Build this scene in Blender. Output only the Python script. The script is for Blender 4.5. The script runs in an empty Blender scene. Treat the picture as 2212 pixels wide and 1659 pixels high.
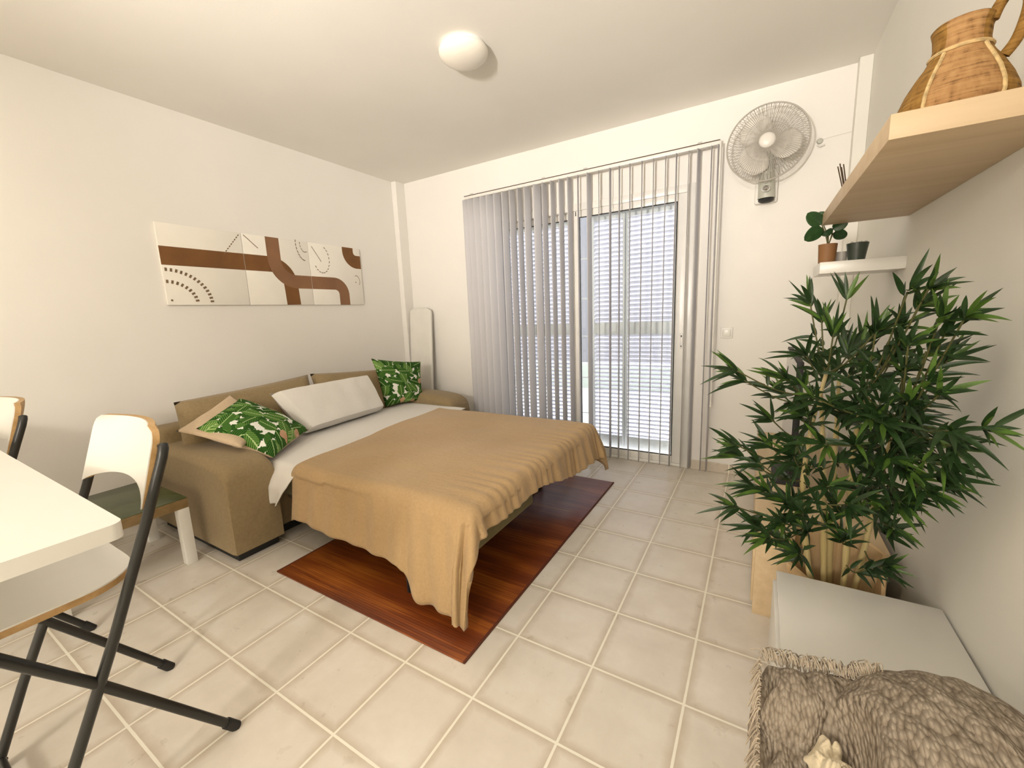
import bpy, bmesh, math, random
from mathutils import Vector, Matrix, noise
C = bpy.context.scene
COL = C.collection
PI = math.pi
random.seed(11)

# ------------------------------------------------------------------ camera
cam_data = bpy.data.cameras.new('camera')
cam_data.sensor_fit = 'HORIZONTAL'; cam_data.sensor_width = 36.0
cam_data.lens = 895.47 / 2212 * 36.0
cam_data.clip_start = 0.02
cam = bpy.data.objects.new('camera', cam_data); COL.objects.link(cam)
_yaw, _pit, _rol = -0.54095, -0.166823, -0.040105
_F = Vector((math.sin(_yaw)*math.cos(_pit), math.cos(_yaw)*math.cos(_pit), math.sin(_pit)))
_R0 = Vector((math.cos(_yaw), -math.sin(_yaw), 0)); _U0 = _R0.cross(_F)
_R = _R0*math.cos(_rol) + _U0*math.sin(_rol); _U = -_R0*math.sin(_rol) + _U0*math.cos(_rol)
cam.matrix_world = Matrix(((_R.x, _U.x, -_F.x, 0), (_R.y, _U.y, -_F.y, 0), (_R.z, _U.z, -_F.z, 1.2712), (0, 0, 0, 1)))
C.camera = cam

# ------------------------------------------------------------------ world, light, exposure
C.view_settings.view_transform = 'Standard'
C.view_settings.look = 'None'
C.view_settings.gamma = 1.0
C.view_settings.use_curve_mapping = False
C.view_settings.exposure = 0.54
w = bpy.data.worlds.new('daylight'); C.world = w; w.use_nodes = True
bg = w.node_tree.nodes['Background']
bg.inputs['Color'].default_value = (0.92, 0.94, 1.0, 1); bg.inputs['Strength'].default_value = 4.6

def lamp(name, loc, power, radius, col):
    l = bpy.data.lights.new(name, 'POINT'); l.energy = power; l.shadow_soft_size = radius; l.color = col
    o = bpy.data.objects.new(name, l); o.location = loc; COL.objects.link(o)
lamp('pendant_bulb', (-0.40, -3.2, 2.30), 118, 0.15, (1.0, 0.935, 0.85))
def fill_spot(name, loc, aim, power, size, radius, col):
    l = bpy.data.lights.new(name, 'SPOT'); l.energy = power; l.spot_size = math.radians(size); l.spot_blend = 1.0
    l.shadow_soft_size = radius; l.color = col
    o = bpy.data.objects.new(name, l); o.location = loc
    o.rotation_euler = (Vector(aim) - Vector(loc)).to_track_quat('-Z', 'Y').to_euler(); COL.objects.link(o)
fill_spot('added_ceiling_fill', (-0.7, -1.3, 1.62), (-1.12, 1.10, 2.65), 345, 84, 0.12, (1.0, 0.93, 0.86))  # added fill spot behind the camera, no known lamp, brightens the ceiling

# ------------------------------------------------------------------ material helpers
class NT:
    def __init__(s, name, rough=0.6, color=(.8, .8, .8), metallic=0.0, spec=0.5):
        s.m = bpy.data.materials.new(name); s.m.use_nodes = True
        s.t = s.m.node_tree; s.n = s.t.nodes
        s.b = s.n['Principled BSDF']; s.out = s.n['Material Output']
        s.b.inputs['Base Color'].default_value = (*color, 1)
        s.b.inputs['Roughness'].default_value = rough
        s.b.inputs['Metallic'].default_value = metallic
        s.b.inputs['Specular IOR Level'].default_value = spec
    def add(s, typ, **kw):
        n = s.n.new(typ)
        for k, v in kw.items(): setattr(n, k, v)
        return n
    def link(s, a, b): s.t.links.new(a, b)
    def val(s, sock, v):
        if isinstance(v, (int, float)): sock.default_value = v
        else: s.link(v, sock)
    def math(s, op, a, b=None, c=None):
        n = s.add('ShaderNodeMath', operation=op)
        s.val(n.inputs[0], a)
        if b is not None: s.val(n.inputs[1], b)
        if c is not None: s.val(n.inputs[2], c)
        return n.outputs[0]
    def coord(s, kind='Object', scale=(1, 1, 1), loc=(0, 0, 0), rot=(0, 0, 0)):
        c = s.add('ShaderNodeTexCoord'); mp = s.add('ShaderNodeMapping')
        mp.inputs['Scale'].default_value = scale; mp.inputs['Location'].default_value = loc
        mp.inputs['Rotation'].default_value = rot
        s.link(c.outputs[kind], mp.inputs['Vector']); return mp.outputs[0]
    def noise(s, vec, scale=5, detail=4, rough=.5):
        n = s.add('ShaderNodeTexNoise'); s.link(vec, n.inputs['Vector'])
        n.inputs['Scale'].default_value = scale; n.inputs['Detail'].default_value = detail
        n.inputs['Roughness'].default_value = rough; return n.outputs['Fac']
    def ramp(s, fac, stops, interp='LINEAR'):
        r = s.add('ShaderNodeValToRGB'); s.link(fac, r.inputs['Fac']); e = r.color_ramp.elements
        r.color_ramp.interpolation = interp
        while len(e) < len(stops): e.new(0.5)
        for i, (p, c) in enumerate(stops):
            e[i].position = p; e[i].color = (*c, 1)
        return r.outputs['Color']
    def mix(s, fac, a, b):
        n = s.add('ShaderNodeMix', data_type='RGBA')
        s.val(n.inputs['Factor'], fac)
        for sock, v in ((n.inputs['A'], a), (n.inputs['B'], b)):
            if isinstance(v, tuple): sock.default_value = (*v, 1)
            else: s.link(v, sock)
        return n.outputs['Result']
    def bump(s, h, strength=.3, dist=.01):
        n = s.add('ShaderNodeBump'); n.inputs['Strength'].default_value = strength
        n.inputs['Distance'].default_value = dist; s.link(h, n.inputs['Height'])
        s.link(n.outputs[0], s.b.inputs['Normal'])
    def base(s, c): s.link(c, s.b.inputs['Base Color'])

def plain(name, color, rough=.5, metallic=0., var=.04, scale=6, spec=.5):
    k = NT(name, rough, color, metallic, spec)
    v = k.coord()
    f = k.noise(v, scale, 3)
    a = tuple(max(0, c*(1-var)) for c in color); b = tuple(min(1, c*(1+var)) for c in color)
    k.base(k.ramp(f, [(.3, a), (.7, b)]))
    return k.m

def wall_mat(name, color):
    k = NT(name, .85, color, spec=.2)
    v = k.coord()
    f = k.noise(v, 1.3, 3)
    a = tuple(c*.97 for c in color); b = tuple(min(1, c*1.02) for c in color)
    k.base(k.ramp(f, [(.3, a), (.7, b)]))
    k.bump(k.noise(v, 140, 3), .12, .002)
    return k.m

def wood_mat(name, c1, c2, axis=1, rough=.5, scale=1.0):
    k = NT(name, rough)
    sc = [22*scale, 22*scale, 22*scale]; sc[axis] = 1.6*scale
    v = k.coord(scale=tuple(sc))
    f = k.noise(v, 1.5, 5, .6)
    k.base(k.ramp(f, [(.3, c1), (.7, c2)]))
    k.bump(f, .08, .002)
    return k.m

def fabric_mat(name, color, rough=.9, weave=900, var=.12, bump=.35):
    k = NT(name, rough, color, spec=.15)
    v = k.coord()
    f = k.noise(v, 60, 4); f2 = k.noise(v, 3, 3)
    a = tuple(c*(1-var) for c in color); b = tuple(min(1, c*(1+var)) for c in color)
    k.base(k.mix(.35, k.ramp(f, [(.3, a), (.7, b)]), k.ramp(f2, [(.3, a), (.7, b)])))
    wv = k.noise(v, weave*.4, 2)
    k.bump(wv, bump, .0015)
    k.b.inputs['Sheen Weight'].default_value = .15
    return k.m

M = {}
M['wall'] = wall_mat('painted wall', (.89, .86, .81))
M['wall_right'] = wall_mat('painted side wall', (.86, .84, .77))
M['ceiling'] = wall_mat('painted ceiling', (.90, .87, .81))
M['white_plastic'] = plain('white plastic', (.82, .80, .75), .35)
M['white_frame'] = plain('white lacquered aluminium', (.84, .82, .77), .3)
M['white_laminate'] = plain('white laminate', (.84, .82, .76), .28, var=.01)
M['white_paint'] = plain('white paint', (.80, .78, .72), .5)
M['black_rubber'] = plain('black rubber', (.015, .015, .015), .6)
M['black_steel'] = plain('black powder coated steel', (.03, .03, .028), .32, .3)
M['chrome'] = plain('chrome', (.75, .75, .75), .15, 1.0)
M['grey_plastic'] = plain('grey green plastic', (.50, .50, .43), .4)
M['grille'] = plain('grey wire', (.45, .42, .37), .4)
M['blade'] = plain('translucent white blade', (.80, .76, .70), .35)
M['ply_edge'] = wood_mat('plywood edge', (.42, .25, .09), (.60, .38, .17), 0)
M['birch'] = wood_mat('pale birch', (.62, .47, .27), (.74, .58, .37), 1)
M['birch_x'] = wood_mat('pale birch veneer', (.58, .43, .26), (.68, .53, .35), 0, scale=.5)
M['planter_wood'] = wood_mat('planter plywood', (.58, .40, .20), (.70, .50, .28), 2)
M['dark_olive'] = plain('olive table top', (.075, .095, .035), .25, var=.2)
M['olive_wood'] = wood_mat('olive brown wood', (.20, .13, .05), (.30, .20, .09), 0)
M['sofa'] = fabric_mat('brown sofa cloth', (.31, .23, .125))
M['mattress'] = fabric_mat('olive mattress cloth', (.20, .17, .08))
M['sheet'] = fabric_mat('white cotton', (.80, .77, .72), var=.02, bump=.15)
M['beige'] = fabric_mat('beige cushion cloth', (.60, .46, .31), var=.06)
M['cream_cloth'] = fabric_mat('cream crumpled cloth', (.72, .62, .44), var=.08)
M['green_leaf'] = plain('dark green leaf', (.020, .050, .012), .4, var=.4, scale=30)
M['glossy_leaf'] = plain('glossy round leaf', (.020, .060, .016), .25, var=.3, scale=20)
M['stem'] = plain('green brown stem', (.10, .10, .03), .6)
M['cane'] = wood_mat('yellow bamboo cane', (.52, .40, .16), (.66, .54, .28), 2, .4)
M['terracotta'] = plain('brown ceramic', (.26, .12, .04), .6)
M['dark_pot'] = plain('dark green glazed pot', (.05, .065, .05), .3)
M['soil'] = plain('dark soil', (.02, .014, .008), .9, var=.5, scale=80)
M['stick'] = plain('dark brown stick', (.07, .04, .02), .7)
M['art_brown'] = plain('brown paint', (.20, .085, .022), .7, var=.15)
M['art_brown_light'] = plain('light brown paint', (.27, .135, .065), .7, var=.12)
M['art_ink'] = plain('brown ink', (.20, .13, .07), .7)
M['canvas'] = plain('off white canvas', (.93, .89, .81), .8, var=.02)
M['terrace'] = plain('terrace paving', (.40, .38, .34), .8)
M['neighbour'] = plain('neighbouring house render', (.12, .115, .12), .9)
M['parapet'] = plain('terrace wall render', (.30, .32, .28), .9)

def fur_free_duvet():
    k = NT('brown quilt cloth', .85, (.3, .2, .1), spec=.15)
    v = k.coord()
    f = k.noise(v, 1.7, 3)
    f2 = k.noise(v, 90, 3)
    c = k.ramp(f, [(.3, (.45, .305, .150)), (.7, (.53, .36, .19))])
    k.base(k.mix(.12, c, k.ramp(f2, [(.3, (.28, .17, .07)), (.7, (.62, .44, .26))])))
    v2 = k.coord(scale=(14, 40, 20))
    h = k.math('ADD', k.noise(v2, 1.2, 3), k.math('MULTIPLY', k.noise(v, 260, 2), .25))
    k.bump(h, .28, .012)
    k.b.inputs['Sheen Weight'].default_value = .2
    return k.m
M['duvet'] = fur_free_duvet()

def tile_mat():
    k = NT('ceramic floor tiles', .3)
    T, X0, Y0 = .31, -2.3208, .9418
    c = k.add('ShaderNodeTexCoord'); sp = k.add('ShaderNodeSeparateXYZ'); k.link(c.outputs['Object'], sp.inputs[0])
    fx = k.math('DIVIDE', k.math('SUBTRACT', sp.outputs[0], X0), T)
    fy = k.math('DIVIDE', k.math('SUBTRACT', sp.outputs[1], Y0), T)
    def edge(f):
        fr = k.math('FRACT', f)
        return k.math('MINIMUM', fr, k.math('SUBTRACT', 1.0, fr))
    ex, ey = edge(fx), edge(fy)
    d = k.math('MINIMUM', ex, ey)
    vec = k.coord()
    wob = k.math('MULTIPLY', k.noise(vec, 30, 2), .006)
    grout = k.math('LESS_THAN', k.math('ADD', d, wob), .0158)
    # per tile random
    cx = k.add('ShaderNodeCombineXYZ'); k.link(k.math('FLOOR', fx), cx.inputs[0]); k.link(k.math('FLOOR', fy), cx.inputs[1])
    wn = k.add('ShaderNodeTexWhiteNoise', noise_dimensions='2D'); k.link(cx.outputs[0], wn.inputs['Vector'])
    n1 = k.noise(vec, 5, 5, .6); n2 = k.noise(vec, 16, 4, .6)
    base = k.ramp(n1, [(.3, (.70, .64, .55)), (.52, (.77, .71, .62)), (.72, (.83, .78, .70))])
    # brownish wear towards tile rims
    de = k.math('ADD', d, k.math('MULTIPLY', k.math('SUBTRACT', n2, .5), .10))
    rim = k.add('ShaderNodeMapRange'); k.link(de, rim.inputs['Value'])
    rim.inputs['From Min'].default_value = .0; rim.inputs['From Max'].default_value = .11
    rim.inputs['To Min'].default_value = .62; rim.inputs['To Max'].default_value = 0
    col = k.mix(rim.outputs[0], base, (.46, .36, .24))
    col = k.mix(k.math('MULTIPLY', wn.outputs['Value'], .14), col, (.80, .75, .67))
    col = k.mix(grout, col, (.93, .89, .77))
    k.base(col)
    r = k.math('ADD', .20, k.math('ADD', k.math('MULTIPLY', grout, .5), k.math('MULTIPLY', n2, .22)))
    k.link(r, k.b.inputs['Roughness'])
    h = k.math('SUBTRACT', k.math('MULTIPLY', n1, .25), grout)
    k.bump(h, .35, .003)
    return k.m
M['tiles'] = tile_mat()

def rug_mat():
    k = NT('red brown bamboo slats', .33)
    v = k.coord(scale=(1.2, 46, 1))
    f = k.noise(v, 1.6, 4, .6)
    v2 = k.coord(scale=(.8, 5, 1)); f2 = k.noise(v2, 1.6, 3)
    f = k.math('ADD', k.math('MULTIPLY', f, .45), k.math('MULTIPLY', f2, .55))
    k.base(k.ramp(f, [(.36, (.10, .018, .004)), (.50, (.19, .042, .007)), (.60, (.33, .095, .013)), (.70, (.46, .17, .035))]))
    c = k.add('ShaderNodeTexCoord'); sp = k.add('ShaderNodeSeparateXYZ'); k.link(c.outputs['Object'], sp.inputs[0])
    s = k.math('SINE', k.math('MULTIPLY', sp.outputs[1], 2*PI/.012))
    k.bump(s, .15, .001)
    return k.m
M['rug'] = rug_mat()
M['rug_border'] = plain('dark rug binding', (.10, .022, .006), .8)

def palm_mat():
    k = NT('palm leaf print', .85, spec=.1)
    def layer(scale, seed, ratio):
        v = k.coord('UV', scale=(scale, scale, 1), loc=(seed, seed*.7, 0))
        vo = k.add('ShaderNodeTexVoronoi', voronoi_dimensions='2D', feature='F1'); k.link(v, vo.inputs['Vector'])
        vo.inputs['Scale'].default_value = 1.0; vo.inputs['Randomness'].default_value = 1
        sub = k.add('ShaderNodeVectorMath', operation='SUBTRACT'); k.link(v, sub.inputs[0]); k.link(vo.outputs['Position'], sub.inputs[1])
        sc = k.add('ShaderNodeSeparateColor'); k.link(vo.outputs['Color'], sc.inputs[0])
        ro = k.add('ShaderNodeVectorRotate', rotation_type='Z_AXIS'); k.link(sub.outputs[0], ro.inputs['Vector'])
        k.link(k.math('MULTIPLY', sc.outputs[0], 6.283), ro.inputs['Angle'])
        sp = k.add('ShaderNodeSeparateXYZ'); k.link(ro.outputs[0], sp.inputs[0])
        ax = k.math('ABSOLUTE', sp.outputs[0])
        # fronds: chevron stripes around a midrib
        st = k.math('SINE', k.math('MULTIPLY', k.math('SUBTRACT', sp.outputs[1], k.math('MULTIPLY', ax, 1.1)), 42))
        # leaf outline
        e = k.math('ADD', k.math('MULTIPLY', k.math('POWER', ax, 2.0), ratio), k.math('POWER', sp.outputs[1], 2.0))
        e = k.math('ADD', e, k.math('MULTIPLY', st, .035))
        inside = k.math('LESS_THAN', e, .40)
        return st, ax, inside, sc.outputs[1], e
    st, ax, ins, rnd, e = layer(4.4, 1.3, 3.4)
    leaf = k.ramp(k.math('ADD', k.math('MULTIPLY', st, .22), k.math('ADD', k.math('MULTIPLY', rnd, .55), .2)),
                  [(.15, (.016, .055, .012)), (.4, (.05, .15, .022)), (.6, (.13, .27, .05)), (.85, (.32, .46, .16))])
    rib = k.math('LESS_THAN', ax, .022)
    leaf = k.mix(rib, leaf, (.42, .55, .25))
    st2, ax2, ins2, rnd2, e2 = layer(6.2, 4.7, 5.0)
    leaf2 = k.ramp(k.math('ADD', k.math('MULTIPLY', st2, .3), k.math('MULTIPLY', rnd2, .7)),
                   [(.2, (.02, .07, .012)), (.6, (.10, .24, .04)), (.9, (.25, .40, .12))])
    ground = k.mix(k.math('GREATER_THAN', k.noise(k.coord('UV'), 9, 3), .50), (.84, .84, .76), (.03, .09, .015))
    col = k.mix(ins2, ground, leaf2)
    col = k.mix(ins, col, leaf)
    pk = k.noise(k.coord('UV', loc=(3, 1, 0)), 4.2, 1)
    col = k.mix(k.math('MULTIPLY', k.math('GREATER_THAN', pk, .69), .75), col, (.75, .42, .27))
    k.base(col)
    return k.m
M['palm'] = palm_mat()

def spotted_mat():
    k = NT('brown spotted cloth', .85)
    v = k.coord('UV')
    k.base(k.ramp(k.noise(v, 9, 3), [(.42, (.62, .50, .34)), (.5, (.36, .17, .06)), (.62, (.10, .05, .02))]))
    return k.m
M['spotted'] = spotted_mat()

def knit_mat():
    k = NT('grey beige knit wool', .95, spec=.1)
    v = k.coord(scale=(1, 1, 1), rot=(0, 0, .5))
    vv = k.coord(scale=(34, 13, 20), rot=(0, 0, .45))
    vo = k.add('ShaderNodeTexVoronoi'); k.link(vv, vo.inputs['Vector']); vo.inputs['Scale'].default_value = 4.6
    f = k.noise(v, 40, 4)
    h = k.math('ADD', k.math('MULTIPLY', vo.outputs['Distance'], -1.0), k.math('MULTIPLY', f, .4))
    base = k.ramp(vo.outputs['Distance'], [(.1, (.45, .385, .31)), (.5, (.35, .295, .23)), (.9, (.16, .125, .09))])
    k.base(k.mix(.3, base, k.ramp(f, [(.3, (.20, .15, .10)), (.7, (.52, .44, .35))])))
    k.bump(h, .8, .010)
    return k.m
M['knit'] = knit_mat()
M['fringe'] = fabric_mat('beige wool fringe', (.50, .42, .32), var=.2)

def rattan_mat(name, c1, c2):
    k = NT(name, .7, spec=.2)
    v = k.coord(scale=(8, 8, 160))
    f = k.noise(v, 1.2, 3, .6)
    v2 = k.coord(scale=(60, 60, 20)); f2 = k.noise(v2, 1.5, 3)
    m = k.math('ADD', k.math('MULTIPLY', f, .6), k.math('MULTIPLY', f2, .4))
    k.base(k.ramp(m, [(.36, tuple(c*.45 for c in c1)), (.46, c1), (.62, c2)]))
    k.bump(f, .6, .006)
    return k.m
M['rattan'] = rattan_mat('dark woven rattan', (.25, .13, .03), (.36, .20, .05))
M['rattan_light'] = rattan_mat('light woven rattan', (.37, .20, .08), (.47, .28, .12))
M['rattan_pale'] = plain('pale braid', (.58, .42, .20), .7, var=.3, scale=90)

def vane_mat():
    k = NT('translucent vane cloth', .8)
    d = k.add('ShaderNodeBsdfDiffuse'); d.inputs['Color'].default_value = (.82, .80, .80, 1)
    t = k.add('ShaderNodeBsdfTranslucent'); t.inputs['Color'].default_value = (.78, .80, .86, 1)
    mx = k.add('ShaderNodeMixShader'); mx.inputs[0].default_value = .38
    k.link(d.outputs[0], mx.inputs[1]); k.link(t.outputs[0], mx.inputs[2]); k.link(mx.outputs[0], k.out.inputs['Surface'])
    return k.m
M['vane'] = vane_mat()

def glass_mat():
    k = NT('window glass', .02)
    g = k.add('ShaderNodeBsdfGlossy'); g.inputs['Roughness'].default_value = .02
    t = k.add('ShaderNodeBsdfTransparent'); t.inputs['Color'].default_value = (.93, .95, .95, 1)
    fr = k.add('ShaderNodeFresnel'); fr.inputs['IOR'].default_value = 1.45
    mx = k.add('ShaderNodeMixShader'); k.link(fr.outputs[0], mx.inputs[0])
    k.link(t.outputs[0], mx.inputs[1]); k.link(g.outputs[0], mx.inputs[2]); k.link(mx.outputs[0], k.out.inputs['Surface'])
    return k.m
M['glass'] = glass_mat()
M['screen'] = plain('black glossy screen', (.01, .01, .012), .06, spec=.8)
M['louver'] = plain('white painted louvre', (.80, .80, .80), .5)
def slat_mat():
    k = NT('white translucent slat plastic', .6)
    d = k.add('ShaderNodeBsdfDiffuse'); d.inputs['Color'].default_value = (.86, .85, .88, 1)
    t = k.add('ShaderNodeBsdfTranslucent'); t.inputs['Color'].default_value = (.86, .85, .90, 1)
    mx = k.add('ShaderNodeMixShader'); mx.inputs[0].default_value = .5
    k.link(d.outputs[0], mx.inputs[1]); k.link(t.outputs[0], mx.inputs[2]); k.link(mx.outputs[0], k.out.inputs['Surface'])
    return k.m
M['slat'] = slat_mat()
M['opal'] = plain('opal lamp glass', (.84, .79, .70), .25)

# ------------------------------------------------------------------ geometry helpers
def add_box(bm, x0, x1, y0, y1, z0, z1, bevel=0.0, seg=2):
    b2 = bmesh.new()
    r = bmesh.ops.create_cube(b2, size=1.0)
    for v in b2.verts:
        v.co = Vector(((x0+x1)/2 + v.co.x*(x1-x0), (y0+y1)/2 + v.co.y*(y1-y0), (z0+z1)/2 + v.co.z*(z1-z0)))
    if bevel > 0:
        bmesh.ops.bevel(b2, geom=list(b2.edges), offset=bevel, segments=seg, affect='EDGES', profile=.5)
    tmp = bpy.data.meshes.new('t'); b2.to_mesh(tmp); b2.free()
    bm.from_mesh(tmp); bpy.data.meshes.remove(tmp)
    return bm

def bx(*a, **k): return add_box(bmesh.new(), *a, **k)

def frames(pts):
    pts = [Vector(p) for p in pts]; out = []
    up = Vector((0, 0, 1)); prev = None
    for i, p in enumerate(pts):
        t = (pts[min(i+1, len(pts)-1)] - pts[max(i-1, 0)]).normalized()
        if prev is None:
            a = up if abs(t.dot(up)) < .9 else Vector((1, 0, 0))
            n = t.cross(a).normalized()
        else:
            n = (prev - t*prev.dot(t)).normalized()
        prev = n; out.append((p, n, t.cross(n)))
    return out

def add_tube(bm, pts, r, seg=8, caps=True):
    fr = frames(pts); rings = []
    for i, (p, n, b) in enumerate(fr):
        rr = r[i] if isinstance(r, (list, tuple)) else r
        rings.append([bm.verts.new(p + n*rr*math.cos(2*PI*k/seg) + b*rr*math.sin(2*PI*k/seg)) for k in range(seg)])
    for a, c in zip(rings, rings[1:]):
        for k in range(seg): bm.faces.new((a[k], a[(k+1) % seg], c[(k+1) % seg], c[k]))
    if caps:
        bm.faces.new(rings[0][::-1]); bm.faces.new(rings[-1])
    return bm

def add_lathe(bm, prof, cx=0, cy=0, cz=0, seg=32, sx=1, sy=1):
    rings = []
    for r, z in prof:
        if r < 1e-5: rings.append([bm.verts.new((cx, cy, cz+z))])
        else: rings.append([bm.verts.new((cx + r*sx*math.cos(2*PI*k/seg), cy + r*sy*math.sin(2*PI*k/seg), cz+z)) for k in range(seg)])
    for a, c in zip(rings, rings[1:]):
        for k in range(seg):
            k2 = (k+1) % seg
            if len(a) == 1 and len(c) == 1: continue
            if len(a) == 1: bm.faces.new((a[0], c[k2], c[k]))
            elif len(c) == 1: bm.faces.new((a[k], a[k2], c[0]))
            else: bm.faces.new((a[k], a[k2], c[k2], c[k]))
    return bm

def grid_bm(nu, nv, fn, uv=True, bm=None):
    bm = bm or bmesh.new()
    g = [[bm.verts.new(fn(i/nu, j/nv)) for j in range(nv+1)] for i in range(nu+1)]
    layer = bm.loops.layers.uv.verify() if uv else None
    for i in range(nu):
        for j in range(nv):
            f = bm.faces.new((g[i][j], g[i+1][j], g[i+1][j+1], g[i][j+1]))
            if uv:
                for l, (a, b) in zip(f.loops, ((i, j), (i+1, j), (i+1, j+1), (i, j+1))): l[layer].uv = (a/nu, b/nv)
    return bm

def world_off(p):
    o = Vector((0, 0, 0))
    while p is not None: o += p.location; p = p.parent
    return o

def obj(name, bm, mat, parent=None, smooth=True, angle=40, label=None, origin=None):
    me = bpy.data.meshes.new(name)
    off = world_off(parent)
    if parent is None and origin is not None: off = Vector(origin)
    if off.length > 0: bmesh.ops.translate(bm, verts=bm.verts, vec=-off)
    bmesh.ops.recalc_face_normals(bm, faces=bm.faces)
    bm.to_mesh(me); bm.free()
    mats = mat if isinstance(mat, (list, tuple)) else [mat]
    for m in mats: me.materials.append(m)
    if smooth:
        for p in me.polygons: p.use_smooth = True
        me.set_sharp_from_angle(angle=math.radians(angle))
    o = bpy.data.objects.new(name, me); COL.objects.link(o)
    if parent is None: o.location = off
    else: o.parent = parent
    if label: o['label'] = label
    return o

def solid(o, t, offset=0, sub=0):
    m = o.modifiers.new('thickness', 'SOLIDIFY'); m.thickness = t; m.offset = offset
    if sub:
        s = o.modifiers.new('smooth', 'SUBSURF'); s.levels = sub; s.render_levels = sub
    return o

def tag(o, label, cat, group=None):
    o['label'] = label; o['category'] = cat
    if group: o['group'] = group
    return o

def thing(name, label, cat, loc=(0, 0, 0), group=None):
    o = bpy.data.objects.new(name, None); COL.objects.link(o); o.location = loc
    o.empty_display_size = .1
    return tag(o, label, cat, group)

def struct(name, bm, m, parent=None, smooth=False):
    o = obj(name, bm, m, parent, smooth)
    if parent is None: o['kind'] = 'structure'
    return o

def dup(root, loc, rotz=0, label=None):
    r = root.copy(); COL.objects.link(r); r.location = loc; r.rotation_euler = (0, 0, rotz)
    if label: r['label'] = label
    for ch in list(root.children):
        c = ch.copy(); COL.objects.link(c); c.parent = r
        for g in list(ch.children):
            d = g.copy(); COL.objects.link(d); d.parent = c
    return r

# ------------------------------------------------------------------ room shell
XL, XR, YB, YF, ZC = -3.335, .481, 3.423, -4.4, 2.655
DX0, DX1, DZ = -2.32, -.448, 2.15          # door opening
struct('floor', bx(XL-.1, XR+.1, YF-.1, YB+.02, -.08, 0), M['tiles'])
struct('ceiling', bx(XL-.1, XR+.1, YF-.1, YB+.3, ZC, ZC+.1), M['ceiling'])
struct('wall_left', bx(XL-.1, XL, YF-.1, YB+.25, 0, ZC), M['wall'])
struct('wall_right', bx(XR, XR+.1, YF-.1, YB+.25, 0, ZC), M['wall_right'])
struct('wall_rear', bx(XL-.1, XR+.1, YF-.1, YF, 0, ZC), M['wall'])
bm = bx(XL, DX0, YB, YB+.25, 0, ZC); add_box(bm, DX1, XR, YB, YB+.25, 0, ZC); add_box(bm, DX0, DX1, YB, YB+.25, DZ, ZC)
struct('wall_back', bm, M['wall'])
# boxed in pipe chases in both far corners
struct('trim_1', bx(XL, -3.272, 3.30, YB, 0, ZC, bevel=.004), M['wall'])
struct('trim_2', bx(.418, XR, 3.352, YB, 0, ZC, bevel=.004), M['wall_right'])
# tile skirting
struct('baseboard_back', bx(DX1+.005, .418, YB-.012, YB, 0, .075, bevel=.003), M['tiles'])
struct('baseboard_left', bx(XL, XL+.012, YF, 3.30, 0, .075, bevel=.003), M['tiles'])
struct('baseboard_right', bx(XR-.012, XR, YF, 3.352, 0, .075, bevel=.003), M['tiles'])
# ------------------------------------------------------------------ sliding glass door
door = bpy.data.objects.new('door_1', None); COL.objects.link(door); door.location = (-1.38, YB, 0); door['kind'] = 'structure'
bm = bx(DX0, DX0+.055, YB-.01, YB+.10, 0, DZ, bevel=.004)
add_box(bm, DX1-.055, DX1, YB-.01, YB+.10, 0, DZ, bevel=.004)
add_box(bm, DX0+.0552, DX1-.0552, YB-.009, YB+.099, DZ-.055, DZ-.0005, bevel=.003)
add_box(bm, DX0+.0552, DX1-.0552, YB-.009, YB+.099, 0.0005, .022, bevel=.003)
obj('door_frame', bm, M['white_frame'], door)
def leaf(x0, x1, gx0, gx1, y):
    bm = bx(x0, gx0, y, y+.035, .022, DZ-.055, bevel=.004)
    add_box(bm, gx1, x1, y, y+.035, .022, DZ-.055, bevel=.004)
    add_box(bm, gx0, gx1, y, y+.035, 2.043, DZ-.055, bevel=.003)
    add_box(bm, gx0, gx1, y, y+.035, .022, .081, bevel=.003)
    lf = obj('sash', bm, M['white_frame'], door)
    g = .007
    bm = bx(gx0, gx1, y-.001, y+.004, 2.043-g, 2.043); add_box(bm, gx0, gx1, y-.001, y+.004, .081, .081+g)
    add_box(bm, gx0, gx0+g, y-.001, y+.004, .081+g, 2.043-g); add_box(bm, gx1-g, gx1, y-.001, y+.004, .081+g, 2.043-g)
    obj('gasket', bm, M['black_rubber'], lf)
    obj('pane', bx(gx0+.002, gx1-.002, y+.014, y+.019, .083, 2.041), M['glass'], lf, smooth=False)
    return lf
leafL = leaf(DX0+.055, -1.372, -2.162, -1.432, YB+.045)
leafR = leaf(-1.405, DX1-.055, -1.341, -.570, YB+.002)
hb = bx(-.528, -.508, YB-.006, YB+.003, .96, 1.075, bevel=.003)
h = obj('door_handle', hb, M['white_frame'], leafR)
hb = bx(-.522, -.514, YB-.0075, YB-.005, 1.045, 1.06); add_box(hb, -.522, -.514, YB-.0075, YB-.005, .972, .98)
obj('latch', hb, M['black_rubber'], h)
obj('door_stop', bx(-1.375, -1.368, YB+.0, YB+.03, 2.055, 2.09), M['black_rubber'], door)
# outside the door: terrace, parapet and louvred shutters
struct('trim_3', bx(-4.5, 1.8, YB+.25, YB+3.2, -.12, -.02), M['terrace'])
struct('trim_4', bx(-4.5, 1.8, YB+3.2, YB+3.35, -.12, .40), M['parapet'])
struct('wall_neighbour', bx(-14, 7, YB+7.0, YB+7.3, -1.5, 4.2), M['neighbour'])
struct('trim_5', bx(-14, 7, YB+3.35, YB+7.0, -1.6, -1.5), M['terrace'])

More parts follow.
